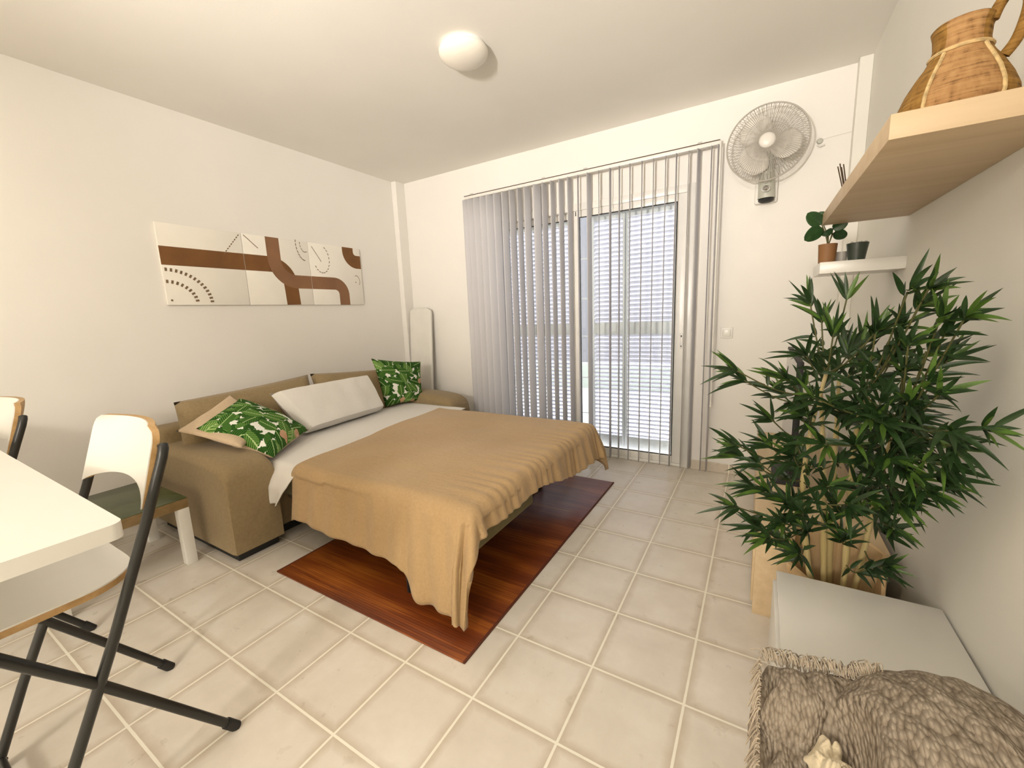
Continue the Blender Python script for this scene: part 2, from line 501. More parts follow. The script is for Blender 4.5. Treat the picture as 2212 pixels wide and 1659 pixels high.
def shutter(x0, x1, label):
    y = YB+.15
    t = thing('louvred_shutter', label, 'shutter', ((x0+x1)/2, y, .0), 'white louvred shutters outside the sliding door')
    s = .022
    bm = bx(x0+.002, x0+s, y-.015, y+.015, .05, 2.10, bevel=.003); add_box(bm, x1-s, x1-.002, y-.015, y+.015, .05, 2.10, bevel=.003)
    for z0, z1 in ((.05, .155), (1.062, 1.165), (2.02, 2.10)): add_box(bm, x0+s, x1-s, y-.012, y+.012, z0, z1, bevel=.002)
    obj('shutter_frame', bm, M['louver'], t)
    bm = bmesh.new()
    for z0, z1 in ((.155, 1.062), (1.165, 2.02)):
        n = round((z1-z0)/.0370); st = (z1-z0)/n
        for i in range(n):
            zc = z0 + st*(i+.5)
            h2 = bmesh.new(); add_box(h2, x0+s, x1-s, -.020, .020, -.0035, .0035)
            bmesh.ops.rotate(h2, verts=h2.verts, cent=(0, 0, 0), matrix=Matrix.Rotation(math.radians(-33), 3, 'X'))
            bmesh.ops.translate(h2, verts=h2.verts, vec=(0, y, zc))
            me = bpy.data.meshes.new('t'); h2.to_mesh(me); h2.free(); bm.from_mesh(me); bpy.data.meshes.remove(me)
    obj('slats', bm, M['slat'], t, smooth=False)
    return t
shutter(-1.285, -.992, 'white louvred shutter outside the right glass pane, its left leaf')
shutter(-.992, -.585, 'white louvred shutter outside the right glass pane, wide leaf beside the door handle')
shutter(-2.19, -1.81, 'white louvred shutter behind the left glass pane, leaf nearest the sofa')
shutter(-1.81, -1.425, 'white louvred shutter behind the left glass pane, leaf nearest the middle stile')
# ladder like security bars in the gap between the shutters
bm = bmesh.new()
for x in (-1.395, -1.300): add_tube(bm, [(x, YB+.115, .02), (x, YB+.115, 2.14)], .007, 6)
for z in (.35, .68, 1.05, 1.38, 1.72): add_tube(bm, [(-1.395, YB+.115, z), (-1.300, YB+.115, z)], .007, 6)
tag(obj('security_bars', bm, M['louver'], origin=(-1.35, YB+.115, 0.02)), 'narrow white ladder of bars between the shutters outside the door', 'security bars')

# ------------------------------------------------------------------ vertical blind
bl = thing('vertical_blind', 'open white vertical blind hanging in front of the sliding door', 'blind', (-1.36, 3.333, 0))
RZ = 2.372
bm = bx(-2.432, -.292, 3.315, 3.352, RZ-.034, RZ, bevel=.003)
obj('head_rail', bm, M['white_plastic'], bl)
bm = bx(-2.430, -.294, 3.3135, 3.316, RZ-.010, RZ-.004)
obj('rail_groove', bm, M['stick'], bl)
for x in (-2.36, -1.62, -1.25, -.42):
    b = bx(x-.015, x+.015, 3.33, YB, RZ+.001, RZ+.012, bevel=.003)
    obj('mounting_bracket', b, M['grey_plastic'], bl)
def vane_bm(x, ang, wd=.089, ztop=RZ-.036, zbot=.035):
    ca, sa = math.cos(ang), math.sin(ang)
    def fn(u, v):
        a = (u-.5)*wd; bow = .004*(1-(2*u-1)**2)
        # ang 0: perpendicular to the door
        return Vector((x + a*sa + bow*ca, 3.333 + a*ca - bow*sa, ztop + (zbot-ztop)*v))
    return grid_bm(6, 8, fn)
xs = [-2.41, -2.355, -2.29, -2.22, -2.155, -2.08, -2.00, -1.925, -1.85, -1.775, -1.68, -1.61, -1.535, -1.46,
      -1.385, -1.313, -1.22, -1.141, -1.049, -.978, -.898, -.81, -.728, -.644, -.570, -.491, -.423, -.345, -.302]
an = [60, 55, 48, 42, 34, 22, 14, 10, 2, 16, 24, 6, 2, 4, 4, -14, 6, -16, -6, -9, -10, -9, -9, -8, -3, -8, 9, -2, 3]
for x, a in zip(xs, an):
    o = obj('vane', vane_bm(x, math.radians(-a if False else a)), M['vane'], bl)
    solid(o, .0008)
    obj('weight', bx(x-.004, x+.004, 3.329, 3.337, .028, .036), M['white_plastic'], o)
bm = add_tube(bmesh.new(), [(-.288, 3.30, RZ-.02), (-.288, 3.298, 1.5), (-.285, 3.297, .54)], .006, 8)
obj('wand', bm, M['white_plastic'], bl)
pts = [(-.305+.004*math.sin(z*9), 3.345, z) for z in [RZ-.03 - i*.117 for i in range(20)]]
obj('cord', add_tube(bmesh.new(), pts, .0018, 5), M['white_plastic'], bl)

# ------------------------------------------------------------------ ceiling lamp
cl = thing('ceiling_lamp', 'round white opal ceiling lamp, switched off, above the bed', 'lamp', (-1.41, 1.99, ZC))
obj('lamp_base', add_lathe(bmesh.new(), [(0, 0), (.118, 0), (.120, -.010), (.118, -.018), (0, -.018)], -1.41, 1.99, ZC-.0005, 48), M['white_plastic'], cl)
prof = [(.118, -.012)] + [(.130*math.cos(a), -.022-.060*math.sin(a)) for a in [i*PI/2/12 for i in range(12)]] + [(0, -.082)]
obj('lamp_shade', add_lathe(bmesh.new(), prof, -1.41, 1.99, ZC, 48), M['opal'], cl)

# ------------------------------------------------------------------ wall fan
FX, FY, FZ, FR = -.022, 3.235, 2.262, .222
fan = thing('wall_fan', 'white three-bladed wall fan in a wire cage beside the blind', 'fan', (FX, YB, FZ))
bm = bmesh.new()
def fan_pt(r, a, y): return (FX + r*math.cos(a), FY + y, FZ + r*math.sin(a))
for i in range(96):
    a = 2*PI*i/96
    add_tube(bm, [fan_pt(.045, a, -.055), fan_pt(.12, a, -.058), fan_pt(.185, a, -.045), fan_pt(FR, a, 0)], .0013, 4, False)
for i in range(60):
    a = 2*PI*(i+.5)/60
    add_tube(bm, [fan_pt(.05, a, .075), fan_pt(.14, a, .072), fan_pt(.19, a, .05), fan_pt(FR, a, 0)], .0013, 4, False)
for r, y in ((.12, -.058), (.185, -.045), (.14, .072)):
    add_tube(bm, [fan_pt(r, 2*PI*i/48, y) for i in range(49)], .0013, 5, False)
obj('grille', bm, M['grille'], fan)
obj('grille_rim', add_tube(bmesh.new(), [fan_pt(FR, 2*PI*i/64, 0) for i in range(65)], .0048, 8, False), M['grille'], fan)
obj('hub_cap', add_lathe(bmesh.new(), [(0, .006), (.02, .005), (.038, 0), (.045, -.008)], 0, 0, 0, 32).__class__ and
    (lambda b: (bmesh.ops.rotate(b, verts=b.verts, cent=(0, 0, 0), matrix=Matrix.Rotation(PI/2, 3, 'X')),
                bmesh.ops.translate(b, verts=b.verts, vec=(FX, FY-.054, FZ)), b)[2])(add_lathe(bmesh.new(), [(0, .008), (.02, .007), (.038, .002), (.046, -.008)], 0, 0, 0, 32)),
    M['blade'], fan)
def blade_bm(a0):
    def fn(u, v):
        r = .03 + .158*u
        wd = (.030 + .125*math.sin(min(1, u*1.15)*PI*.60))*(1 - .60*max(0, (u-.70)/.30)**2)
        s = (v-.42)*wd*1.35
        a = a0 + s/ max(r, .05) * .95 + .30*u
        return Vector(fan_pt(r, a, .012 + (v-.5)*.045))
    return grid_bm(14, 10, fn)
for a0 in (132, 238, 352):
    solid(obj('blade', blade_bm(math.radians(a0-22)), M['blade'], fan), .002)
b = add_lathe(bmesh.new(), [(0, -.05), (.030, -.05), (.046, -.035), (.050, 0), (.046, .04), (.03, .05), (0, .05)], 0, 0, 0, 28)
bmesh.ops.rotate(b, verts=b.verts, cent=(0, 0, 0), matrix=Matrix.Rotation(PI/2, 3, 'X')); bmesh.ops.translate(b, verts=b.verts, vec=(FX, FY+.055, FZ))
obj('motor', b, M['white_plastic'], fan)
def mast(u, v):
    a = 2*PI*v; z = FZ - .01 - .30*u
    rx = .036 + .012*u; ry = .028 + .016*u
    return Vector((FX + .012*u + rx*math.cos(a), 3.315 + .03*u + ry*math.sin(a), z))
bm = grid_bm(10, 24, mast)
obj('mast', bm, M['grey_plastic'], fan)
obj('wall_plate', bx(FX-.055, FX+.075, 3.385, YB, FZ-.33, FZ-.10, bevel=.012), M['white_plastic'], fan)
bm = add_lathe(bmesh.new(), [(0, .0), (.043, .0), (.046, -.010), (.03, -.022), (0, -.022)], FX+.012, 3.345, FZ-.312, 28, 1, .95)
obj('bottom_cap', bm, M['black_rubber'], fan)
bm = add_lathe(bmesh.new(), [(0, .022), (.012, .02), (.024, .008), (.026, -.004), (.016, -.016), (0, -.02)], FX+.008, 3.286, FZ-.262, 24)
obj('knob', bm, M['chrome'], fan)
bm = add_lathe(bmesh.new(), [(0, .009), (.007, .006), (.009, 0), (.006, -.007), (0, -.009)], FX+.004, 3.283, FZ-.222, 16)
obj('knob', bm, M['chrome'], fan)
# cable outlet next to the fan
ol = thing('cable_outlet', 'small round wall outlet with a thin cable right of the fan', 'outlet', (.262, YB, 2.262))
b = add_lathe(bmesh.new(), [(0, .016), (.014, .014), (.017, .004), (.018, 0)], 0, 0, 0, 20)
bmesh.ops.rotate(b, verts=b.verts, cent=(0, 0, 0), matrix=Matrix.Rotation(PI/2, 3, 'X')); bmesh.ops.translate(b, verts=b.verts, vec=(.262, YB, 2.262))
obj('outlet_cover', b, M['grey_plastic'], ol)
obj('cable', add_tube(bmesh.new(), [(.275, YB-.005, 2.268), (.33, YB-.004, 2.274), (.418, YB-.004, 2.28)], .002, 6), M['white_plastic'], ol)
obj('hook', add_tube(bmesh.new(), [(.250, YB-.006, 2.24), (.262, YB-.02, 2.226), (.285, YB-.018, 2.232)], .0055, 8), M['white_plastic'], ol)
# light switch
sw = thing('light_switch', 'white light switch on the wall right of the sliding door', 'switch', (-.208, YB, 1.07))
obj('switch_plate', bx(-.248, -.168, YB-.009, YB, 1.035, 1.115, bevel=.004), M['white_plastic'], sw)
obj('rocker', bx(-.232, -.184, YB-.016, YB-.009, 1.05, 1.10, bevel=.003), M['white_laminate'], sw)

# ------------------------------------------------------------------ triptych on the left wall
CV = [(1.225, 1.737), (1.740, 2.266), (2.269, 2.800)]
ZT, ZB0 = 1.937, 1.418
names = ['left canvas of the three-part brown and white wall picture, wide brown bar and dotted arcs',
         'middle canvas of the brown and white wall picture, two crossing brown bands',
         'right canvas of the brown and white wall picture, nearest the room corner']
xs0 = XL+.018
def clip_poly(pts, lo, hi):
    def cut(ps, f, ax_val):
        out = []
        for i in range(len(ps)):
            a, b = ps[i], ps[(i+1) % len(ps)]
            fa, fb = f(a), f(b)
            if fa >= 0: out.append(a)
            if (fa >= 0) != (fb >= 0):
                t = fa/(fa-fb); out.append((a[0]+(b[0]-a[0])*t, a[1]+(b[1]-a[1])*t))
        return out
    p = cut(pts, lambda q: q[0]-lo, lo)
    if len(p) > 2: p = cut(p, lambda q: hi-q[0], hi)
    return p
def band(path, wd):
    L, Rr = [], []
    n = len(path)
    for i in range(n):
        a = Vector(path[max(i-1, 0)]); b = Vector(path[min(i+1, n-1)]); t = (b-a).normalized(); nn = Vector((-t.y, t.x))
        p = Vector(path[i]); L.append(tuple(p+nn*wd/2)); Rr.append(tuple(p-nn*wd/2))
    return [[L[i], L[i+1], Rr[i+1], Rr[i]] for i in range(n-1)]
def arc(cx, cz, r, a0, a1, n=14):
    return [(cx + r*math.cos(math.radians(a0+(a1-a0)*i/n)), cz + r*math.sin(math.radians(a0+(a1-a0)*i/n))) for i in range(n+1)]
W_ = .118
H = ZT-ZB0
zc1 = ZB0 + H*.605
zc2 = ZB0 + H*.36
bandA = [(1.225, zc1), (1.60, zc1), (1.925, zc1)] + arc(1.925, zc1-.155, .155, 90, 0) + [(2.083, zc1-.21), (2.087, ZB0)]
bandB = [(1.966, ZT), (1.966, zc2+.18)] + arc(2.136, zc2+.17, .17, 180, 270) + [(2.30, zc2), (2.49, zc2)] + arc(2.49, zc2-.095, .095, 90, 0) + [(2.585, ZB0)]
bandC = [(2.665, ZT), (2.665, ZT-.035)] + arc(2.755, ZT-.035, .09, 180, 270) + [(2.80, ZT-.125)]
marks = []
for r, a0, a1, n in ((.165, 8, 88, 9), (.255, 4, 88, 14)):
    marks.append([(1.235+r*.98*math.cos(math.radians(a0+(a1-a0)*i/(n-1))), ZB0+.01+r*.85*math.sin(math.radians(a0+(a1-a0)*i/(n-1))), .022, .013, math.radians(a0+(a1-a0)*i/(n-1))) for i in range(n)])
marks.append([(1.25, ZB0+.03, .012, .012, 0)])
marks.append([(1.61+i*.0135, ZT-.155+i*.017, .013, .007, .9) for i in range(9)])
marks.append([(2.235+.075*math.cos(math.radians(175+i*12)), ZT-.015+.14*math.sin(math.radians(175+i*12)), .020, .006, math.radians(175+i*12)+1.5) for i in range(8)])
marks.append([(2.235+.040*math.cos(math.radians(185+i*20)), ZT-.01+.075*math.sin(math.radians(185+i*20)), .016, .005, math.radians(185+i*20)+1.5) for i in range(6)])
marks.append([(2.385+.075*math.cos(math.radians(215+i*17)), ZT-.13+.115*math.sin(math.radians(215+i*17)), .017, .006, math.radians(215+i*17)+1.5) for i in range(13)])
marks.append([(2.735+.035*math.cos(math.radians(-30+i*22)), ZT-.30+.05*math.sin(math.radians(-30+i*22)), .014, .005, math.radians(-30+i*22)+1.5) for i in range(7)])
marks.append([(2.725, ZT-.31, .009, .009, 0)])
strokes = [[(1.755, ZT-.01), (1.85, ZT-.095)], [(2.30, ZT-.03), (2.38, ZT-.15)]]
def flat_polys(polys, x, bm):
    for p in polys:
        if len(p) < 3: continue
        f = bm.faces.new([bm.verts.new((x, q[0], q[1])) for q in p])
    return bm
for i, (y0, y1) in enumerate(CV):
    t = thing('wall_canvas', names[i], 'picture', (XL, (y0+y1)/2, ZB0), 'three canvases of one picture on the left wall')
    obj('canvas', bx(XL+.0, xs0, y0, y1, ZB0, ZT, bevel=.002), M['canvas'], t)
    for nm, B, mat, dx, wd in (('brown_band', bandA, 'art_brown', .0006, W_), ('brown_band', bandB, 'art_brown_light', .0009, W_*.9), ('brown_band', bandC, 'art_brown', .0006, W_)):
        polys = [clip_poly(q, y0, y1) for q in band(B, wd)]
        polys = [q for q in polys if len(q) > 2]
        polys = [[(a, min(max(b, ZB0), ZT)) for a, b in q] for q in polys]
        if polys: obj(nm, flat_polys(polys, xs0+dx, bmesh.new()), M[mat], t, smooth=False)
    for mk in marks:
        if not y0 < mk[0][0] < y1: continue
        polys = []
        for (cy, cz, a, b, an_) in mk:
            if not y0 < cy < y1: continue
            ca, sa = math.cos(an_), math.sin(an_)
            polys.append([(cy+u*ca-v*sa, cz+u*sa+v*ca) for u, v in ((-a/2, -b/2), (a/2, -b/2), (a/2, b/2), (-a/2, b/2))])
        obj('dotted_line', flat_polys(polys, xs0+.0012, bmesh.new()), M['art_ink'], t, smooth=False)
    for st_ in strokes:
        if y0 < st_[0][0] < y1: obj('ink_stroke', flat_polys(band(st_, .005), xs0+.0012, bmesh.new()), M['art_ink'], t, smooth=False)

# ------------------------------------------------------------------ white board leaning in the corner
def board(u, v):
    x0, x1 = -3.262, -2.965
    xx = x0 + (x1-x0)*u; z = 1.372*v
    r = .06; 
    if z > 1.372-r:
        k = (z-(1.372-r))/r; cut = r*(1-math.sqrt(max(0, 1-k*k)))
        xx = min(max(xx, x0+cut), x1-cut)
    return Vector((xx, 3.26 + .10*v, z))
o = obj('leaning_board', grid_bm(16, 60, board), M['white_paint'], origin=(-3.11, 3.3, 0)); solid(o, .030, 0)
tag(o, 'tall white board with rounded corners leaning in the room corner behind the sofa', 'board')

# ------------------------------------------------------------------ bamboo rug
rug = thing('bamboo_rug', 'reddish brown bamboo slat rug on the tiles under the bed', 'rug', (-1.48, 1.96, 0))
rx0, rx1, ry0, ry1 = -2.09, -.878, 1.038, 2.88
obj('mat', bx(rx0, rx1, ry0, ry1, .0005, .007, bevel=.002), M['rug'], rug)
obj('binding', bx(rx0-.002, rx0+.008, ry0, ry1, .0005, .0085, bevel=.002), M['rug_border'], rug)
obj('binding', bx(rx1-.008, rx1+.002, ry0, ry1, .0005, .0085, bevel=.002), M['rug_border'], rug)

# ------------------------------------------------------------------ sofa bed
sofa = thing('sofa_bed', 'brown fabric sofa bed pulled out into a double bed against the left wall', 'sofa', (-2.2, 2.0, 0))
def soft_box(x0, x1, y0, y1, z0, z1, r, n=10, bulge=.0):
    b = bmesh.new(); add_box(b, x0, x1, y0, y1, z0, z1, bevel=r, seg=5)
    return b
def arm(y0, y1):
    b = bmesh.new(); n = 10
    # side profile swept over x: the top slopes gently to the rounded front
    prof = []
    r = .055
    for k in range(9): a = PI/2*k/8; prof.append((y0+r-r*math.cos(a), -r+r*math.sin(a)))
    for k in range(9): a = PI/2*k/8; prof.append((y1-r+r*math.sin(a), -r+r*math.cos(a)))
    xs_ = [-3.30, -3.1, -2.9, -2.7, -2.55, -2.47, -2.41, -2.37, -2.348, -2.34]
    zt = [.56, .565, .570, .570, .562, .552, .54, .518, .49, .455]
    rings = []
    for x, z in zip(xs_, zt):
        infl = .0 if x > -2.36 else .010
        ring = [b.verts.new((x, y0-infl*.5 + (0), .055))]
        for (y, dz) in prof: ring.append(b.verts.new((x, y + (infl if y > (y0+y1)/2 else -infl)*.5, z+dz)))
        ring.append(b.verts.new((x, y1+infl*.5, .055)))
        rings.append(ring)
    for a, c in zip(rings, rings[1:]):
        for k in range(len(a)): b.faces.new((a[k], a[(k+1) % len(a)], c[(k+1) % len(c)], c[k]))
    b.faces.new(rings[0]); b.faces.new(rings[-1][::-1])
    return b
obj('armrest', arm(.975, 1.235), M['sofa'], sofa, angle=50)
obj('armrest', arm(2.835, 3.095), M['sofa'], sofa, angle=50)
obj('backrest', soft_box(-3.32, -3.12, 1.0, 3.07, .055, .66, .04), M['sofa'], sofa)
obj('seat_base', soft_box(-3.12, -2.42, 1.25, 2.82, .06, .40, .03), M['sofa'], sofa)
bm = bx(-3.28, -2.38, 1.0, 1.22, 0, .056); add_box(bm, -3.28, -2.38, 2.86, 3.08, 0, .056); add_box(bm, -3.28, -2.47, 1.22, 2.86, 0, .056)
obj('plinth', bm, M['black_rubber'], sofa)

def pillow_bm(c00, c10, c11, c01, thick, n=22, pinch=1.0, side=None, power=.42, sag=0.0):
    """cushion spanned by four corners, front and back bulging between them"""
    c00, c10, c11, c01 = map(Vector, (c00, c10, c11, c01))
    nrm = ((c10-c00).cross(c01-c00)).normalized()
    if side is not None and nrm.dot(Vector(side)) < 0: nrm = -nrm
    bm = bmesh.new()
    def base(u, v):
        # pull the edges inwards between the corners
        e = pinch*.045
        uu = u + (.5-u)*e*4*v*(1-v)*(1 if abs(u-.5) > 0 else 0)
        vv = v + (.5-v)*e*4*u*(1-u)
        return (c00*(1-uu)*(1-vv) + c10*uu*(1-vv) + c11*uu*vv + c01*(1-uu)*vv)
    def f(sgn):
        def fn(u, v):
            b = (max(0, 16*u*(1-u)*v*(1-v)))**power
            nz = noise.noise(base(u, v)*9)*.012*b
            return base(u, v) + nrm*sgn*(thick/2*b + nz)
        return fn
    grid_bm(n, n, f(1), bm=bm); grid_bm(n, n, f(-1), bm=bm)
    bmesh.ops.remove_doubles(bm, verts=bm.verts, dist=.0005)
    return bm
# back cushions
obj('back_cushion', pillow_bm((-2.96, 1.03, .40), (-2.92, 1.955, .40), (-3.05, 1.955, .865), (-3.03, 1.06, .825), .22, pinch=.6, power=.3), M['sofa'], sofa, angle=180)
obj('back_cushion', pillow_bm((-2.92, 1.975, .40), (-2.96, 2.88, .40), (-3.03, 2.86, .80), (-3.05, 1.975, .868), .22, pinch=.6, power=.3), M['sofa'], sofa, angle=180)
# pulled-out part: slatted frame, mattress, legs
obj('mattress', soft_box(-2.60, -1.03, 1.265, 2.66, .275, .452, .045), M['mattress'], sofa)
obj('bed_frame', soft_box(-2.45, -1.045, 1.33, 1.93, .215, .30, .02), M['mattress'], sofa)
obj('bed_frame', soft_box(-2.45, -1.10, 1.93, 2.60, .235, .285, .02), M['black_steel'], sofa)
for y in (1.31, 2.52):
    add = [(-1.33, y, .25), (-1.33, y, .012), (-1.33+.0, y+.0, .012)]
    b = add_tube(bmesh.new(), [(-1.335, y-.09, .25), (-1.33, y-.09, .03), (-1.325, y-.075, .016), (-1.32, y+.05, .016), (-1.32, y+.06, .03), (-1.33, y+.06, .25)], .0085, 8)
    obj('bed_leg', b, M['black_steel'], sofa)

# ------------------------------------------------------------------ cloth over the bed
BX1, BY0, BY1, BZ = -1.00, 1.285, 2.64, .472
def drape(x, y, z0, r=.045, ripple=1.0, p=1.55, flare=.10, xh=None):
    """flat cloth coordinates (x, y) -> draped position over the bed edges"""
    ox = max(0, x-BX1); oy = (BY0-y) if y < BY0 else (y-BY1 if y > BY1 else 0); sy = -1 if y < BY0 else 1
    if ox <= 0 and oy <= 0:
        return Vector((x, y, z0))
    s = (ox**p + oy**p)**(1/p) if (ox > 0 and oy > 0) else max(ox, oy)
    dl = math.hypot(ox, oy); dx, dy = ox/dl, oy/dl*sy
    L = r*PI/2
    if s < L: th = s/r; out = r*math.sin(th); dn = r*(1-math.cos(th))
    else: out = r + (s-L)*flare; dn = r + (s-L)*.995
    cx, cy = min(x, BX1), min(max(y, BY0), BY1)
    # gathers
    if ox > 0 and oy > 0:
        ph = math.atan2(oy, ox)
        out += ripple*.030*min(1, dn/.2)*(math.sin(ph*9.0+.6)) + .03*math.sin(2*ph)*min(1, dn/.2)
    else:
        q = y if ox > 0 else x
        out += ripple*.012*min(1, dn/.18)*math.sin(q*13+1.1) + ripple*.006*min(1, dn/.12)*math.sin(q*41)
    return Vector((cx+dx*out, cy+dy*out, z0-dn))

def sstep(a, b, x):
    t = max(0, min(1, (x-a)/(b-a))); return t*t*(3-2*t)
def duvet_fn(u, v):
    yy = .955 + (2.86-.955)*v
    hx = -2.165 - .135*(min(max(yy, BY0), 2.8)-1.2)     # slanting head edge
    q = min(max(yy, BY0), BY1)
    foot_x = BX1 + .150 + .095*sstep(1.75, 2.3, q) + .02*sstep(2.5, 2.64, q)
    x = hx + (foot_x-hx)*u
    if yy < BY0:
        k = (BY0-yy)/(BY0-.955)
        hem = .335 + .010*math.sin(x*7) + .125*sstep(-1.34, -1.17, x)
        yy = BY0 - k*hem
    if yy > BY1:
        k = (yy-BY1)/(2.86-BY1); yy = BY1 + k*(.22+.06*sstep(-1.2, -1.0, x))
    P = drape(x, yy, BZ+.030, .058, .75, p=2.0, flare=.17)
    if yy < BY0 and x > -1.45:                          # full pouch at the corner
        k2 = (BY0-yy)/.46*sstep(-1.45, -1.1, x)
        P.y -= .045*math.sin(min(1, k2)*PI*.8); P.x += .02*math.sin(min(1, k2)*PI*.8)
    nz = noise.noise(Vector((x*2.1, yy*2.1, 3)))*.016 + noise.noise(Vector((x*6, yy*5, 7)))*.006
    # puckers running back from the foot hem
    if x > BX1-.25 and BY0-.05 < yy < BY1:
        nz += .0045*math.sin(yy*85+2*math.sin(yy*17))*max(0, (x-(BX1-.25))/.3)
    # creases fanning down the corner
    if yy < BY0 and x > -1.3:
        nz += .010*math.sin(x*52+yy*9)*min(1, (BY0-yy)/.2)
    if P.z > BZ-.02: P.z += nz
    else:
        P.x += nz*.8 if x > BX1 else 0; P.y -= nz*.8 if yy < BY0 else 0
    e = min(1, u/.02); P.z -= .014*(1-e)
    P.z = max(P.z, .026)
    return P
o = obj('duvet', grid_bm(170, 170, duvet_fn), M['duvet'], origin=(-1.6, 2.0, .47), angle=180)
solid(o, .028, -.6)
tag(o, 'brown quilted duvet spread over the bed, its corner trailing on the rug', 'duvet')

def sheet_fn(u, v):
    y = 1.03 + (2.825-1.03)*v
    yc = max(y, 1.27)
    x0 = -2.93
    x1 = -2.02 - .10*(yc-1.2)
    x = x0 + (x1-x0)*u
    zt = BZ + .008 + noise.noise(Vector((x*4, y*4, 1)))*.005
    if y > 2.70: zt += 0
    if y < 1.27:
        k = (1.27-y)/(1.27-1.03)
        if x < -2.39 + .0:                       # tucked inside the armrest
            return Vector((x, 1.262 - .008*k, zt - .02*k))
        lx = (x+2.39)/(.39)
        xt = -2.365 + (x+2.39)*(1-.62*k)*.62        # tail narrows to its tip
        drop = .045*min(1, k*3) + .17*k
        return Vector((xt, 1.262-.075*math.sin(min(1, k*2.2)*PI/2) - .012*math.sin(lx*9)*k, zt-drop))
    return Vector((x, y, zt))
o = obj('bed_sheet', grid_bm(70, 110, sheet_fn), M['sheet'], origin=(-2.5, 2.0, .48), angle=180)
solid(o, .006, -1)
tag(o, 'white sheet folded across the head of the bed, one end hanging past the armrest', 'sheet')

# white pillow: thick block with crisp edges
o = obj('pillow', pillow_bm((-2.70, 1.665, .505), (-2.76, 2.425, .505), (-2.885, 2.385, .795), (-2.885, 1.555, .795), .150, pinch=.10, power=.10, side=(1, 0, .4)), M['sheet'], origin=(-2.8, 2.0, .5), angle=45)
tag(o, 'white pillow leaning on the sofa back in the middle of the bed', 'pillow')

def cushion(name, corners, thick, label, mat, back=None, side=(1, -.6, .3), power=.42):
    t = thing(name, label, 'cushion', tuple(Vector(corners[0])), None)
    b = pillow_bm(*corners, thick, side=side, power=power, n=24, pinch=1.3)
    b.faces.ensure_lookup_table(); b.normal_update()
    bmesh.ops.recalc_face_normals(b, faces=b.faces)
    sd = Vector(side)
    if back is None:
        obj('cover', b, mat, t, angle=180)
    else:
        nrm = ((Vector(corners[1])-Vector(corners[0])).cross(Vector(corners[3])-Vector(corners[0]))).normalized()
        if nrm.dot(sd) < 0: nrm = -nrm
        for f in b.faces: f.material_index = 0 if f.normal.dot(nrm) > 0 else 1
        obj('cover', b, [mat, back], t, angle=180)
    return t
# near palm cushion (diamond) resting on armrest and sheet, beige cushion behind it
cushion('cushion', ((-2.36, 1.245, .515), (-2.66, 1.665, .535), (-2.885, 1.36, .80), (-2.78, 1.055, .69)), .17,
        'palm leaf print cushion tilted over the near armrest', M['palm'], M['beige'], side=(1, -.3, .6))
cushion('cushion', ((-2.46, 1.13, .595), (-2.80, 1.52, .60), (-2.955, 1.34, .825), (-2.90, 1.00, .675)), .07,
        'plain beige cushion showing behind the near palm leaf cushion', M['beige'], side=(1, -.3, .6))
cushion('cushion', ((-2.86, 2.535, .490), (-2.74, 2.90, .495), (-2.86, 3.03, .845), (-2.93, 2.49, .935)), .15,
        'palm leaf print cushion standing upright near the far armrest', M['palm'], M['beige'], side=(1, -.5, .1))
cushion('cushion', ((-2.90, 2.72, .495), (-2.78, 3.00, .500), (-2.92, 3.02, .66), (-2.96, 2.75, .70)), .06,
        'brown spotted cushion peeking out behind the far palm leaf cushion', M['spotted'], side=(1, -.5, .1))

# ------------------------------------------------------------------ white table and bar chairs at the left
tb = thing('dining_table', 'white bar-height table with a rounded corner at the left edge', 'table', (-2.2, -.1, 0))
bm = bmesh.new(); outl = [(XL+.002, -.50)]
for cx_, cy_, a0_ in ((-1.080, -.478, 270), (-1.080, .236, 0)):
    outl += [(cx_+.022*math.cos(math.radians(a0_+15*k)), cy_+.022*math.sin(math.radians(a0_+15*k))) for k in range(7)]
outl.append((XL+.002, .258))
lo_ = [bm.verts.new((x, y, .868)) for x, y in outl]; hi_ = [bm.verts.new((x, y, .900)) for x, y in outl]
bm.faces.new(lo_[::-1]); bm.faces.new(hi_)
for k in range(len(outl)): bm.faces.new((lo_[k], lo_[(k+1) % len(outl)], hi_[(k+1) % len(outl)], hi_[k]))
obj('table_top', bm, M['white_laminate'], tb, angle=35)
for x in (-3.2, -1.16): obj('leg', bx(x-.022, x+.022, -.46, -.416, 0, .868, bevel=.003), M['white_paint'], tb)

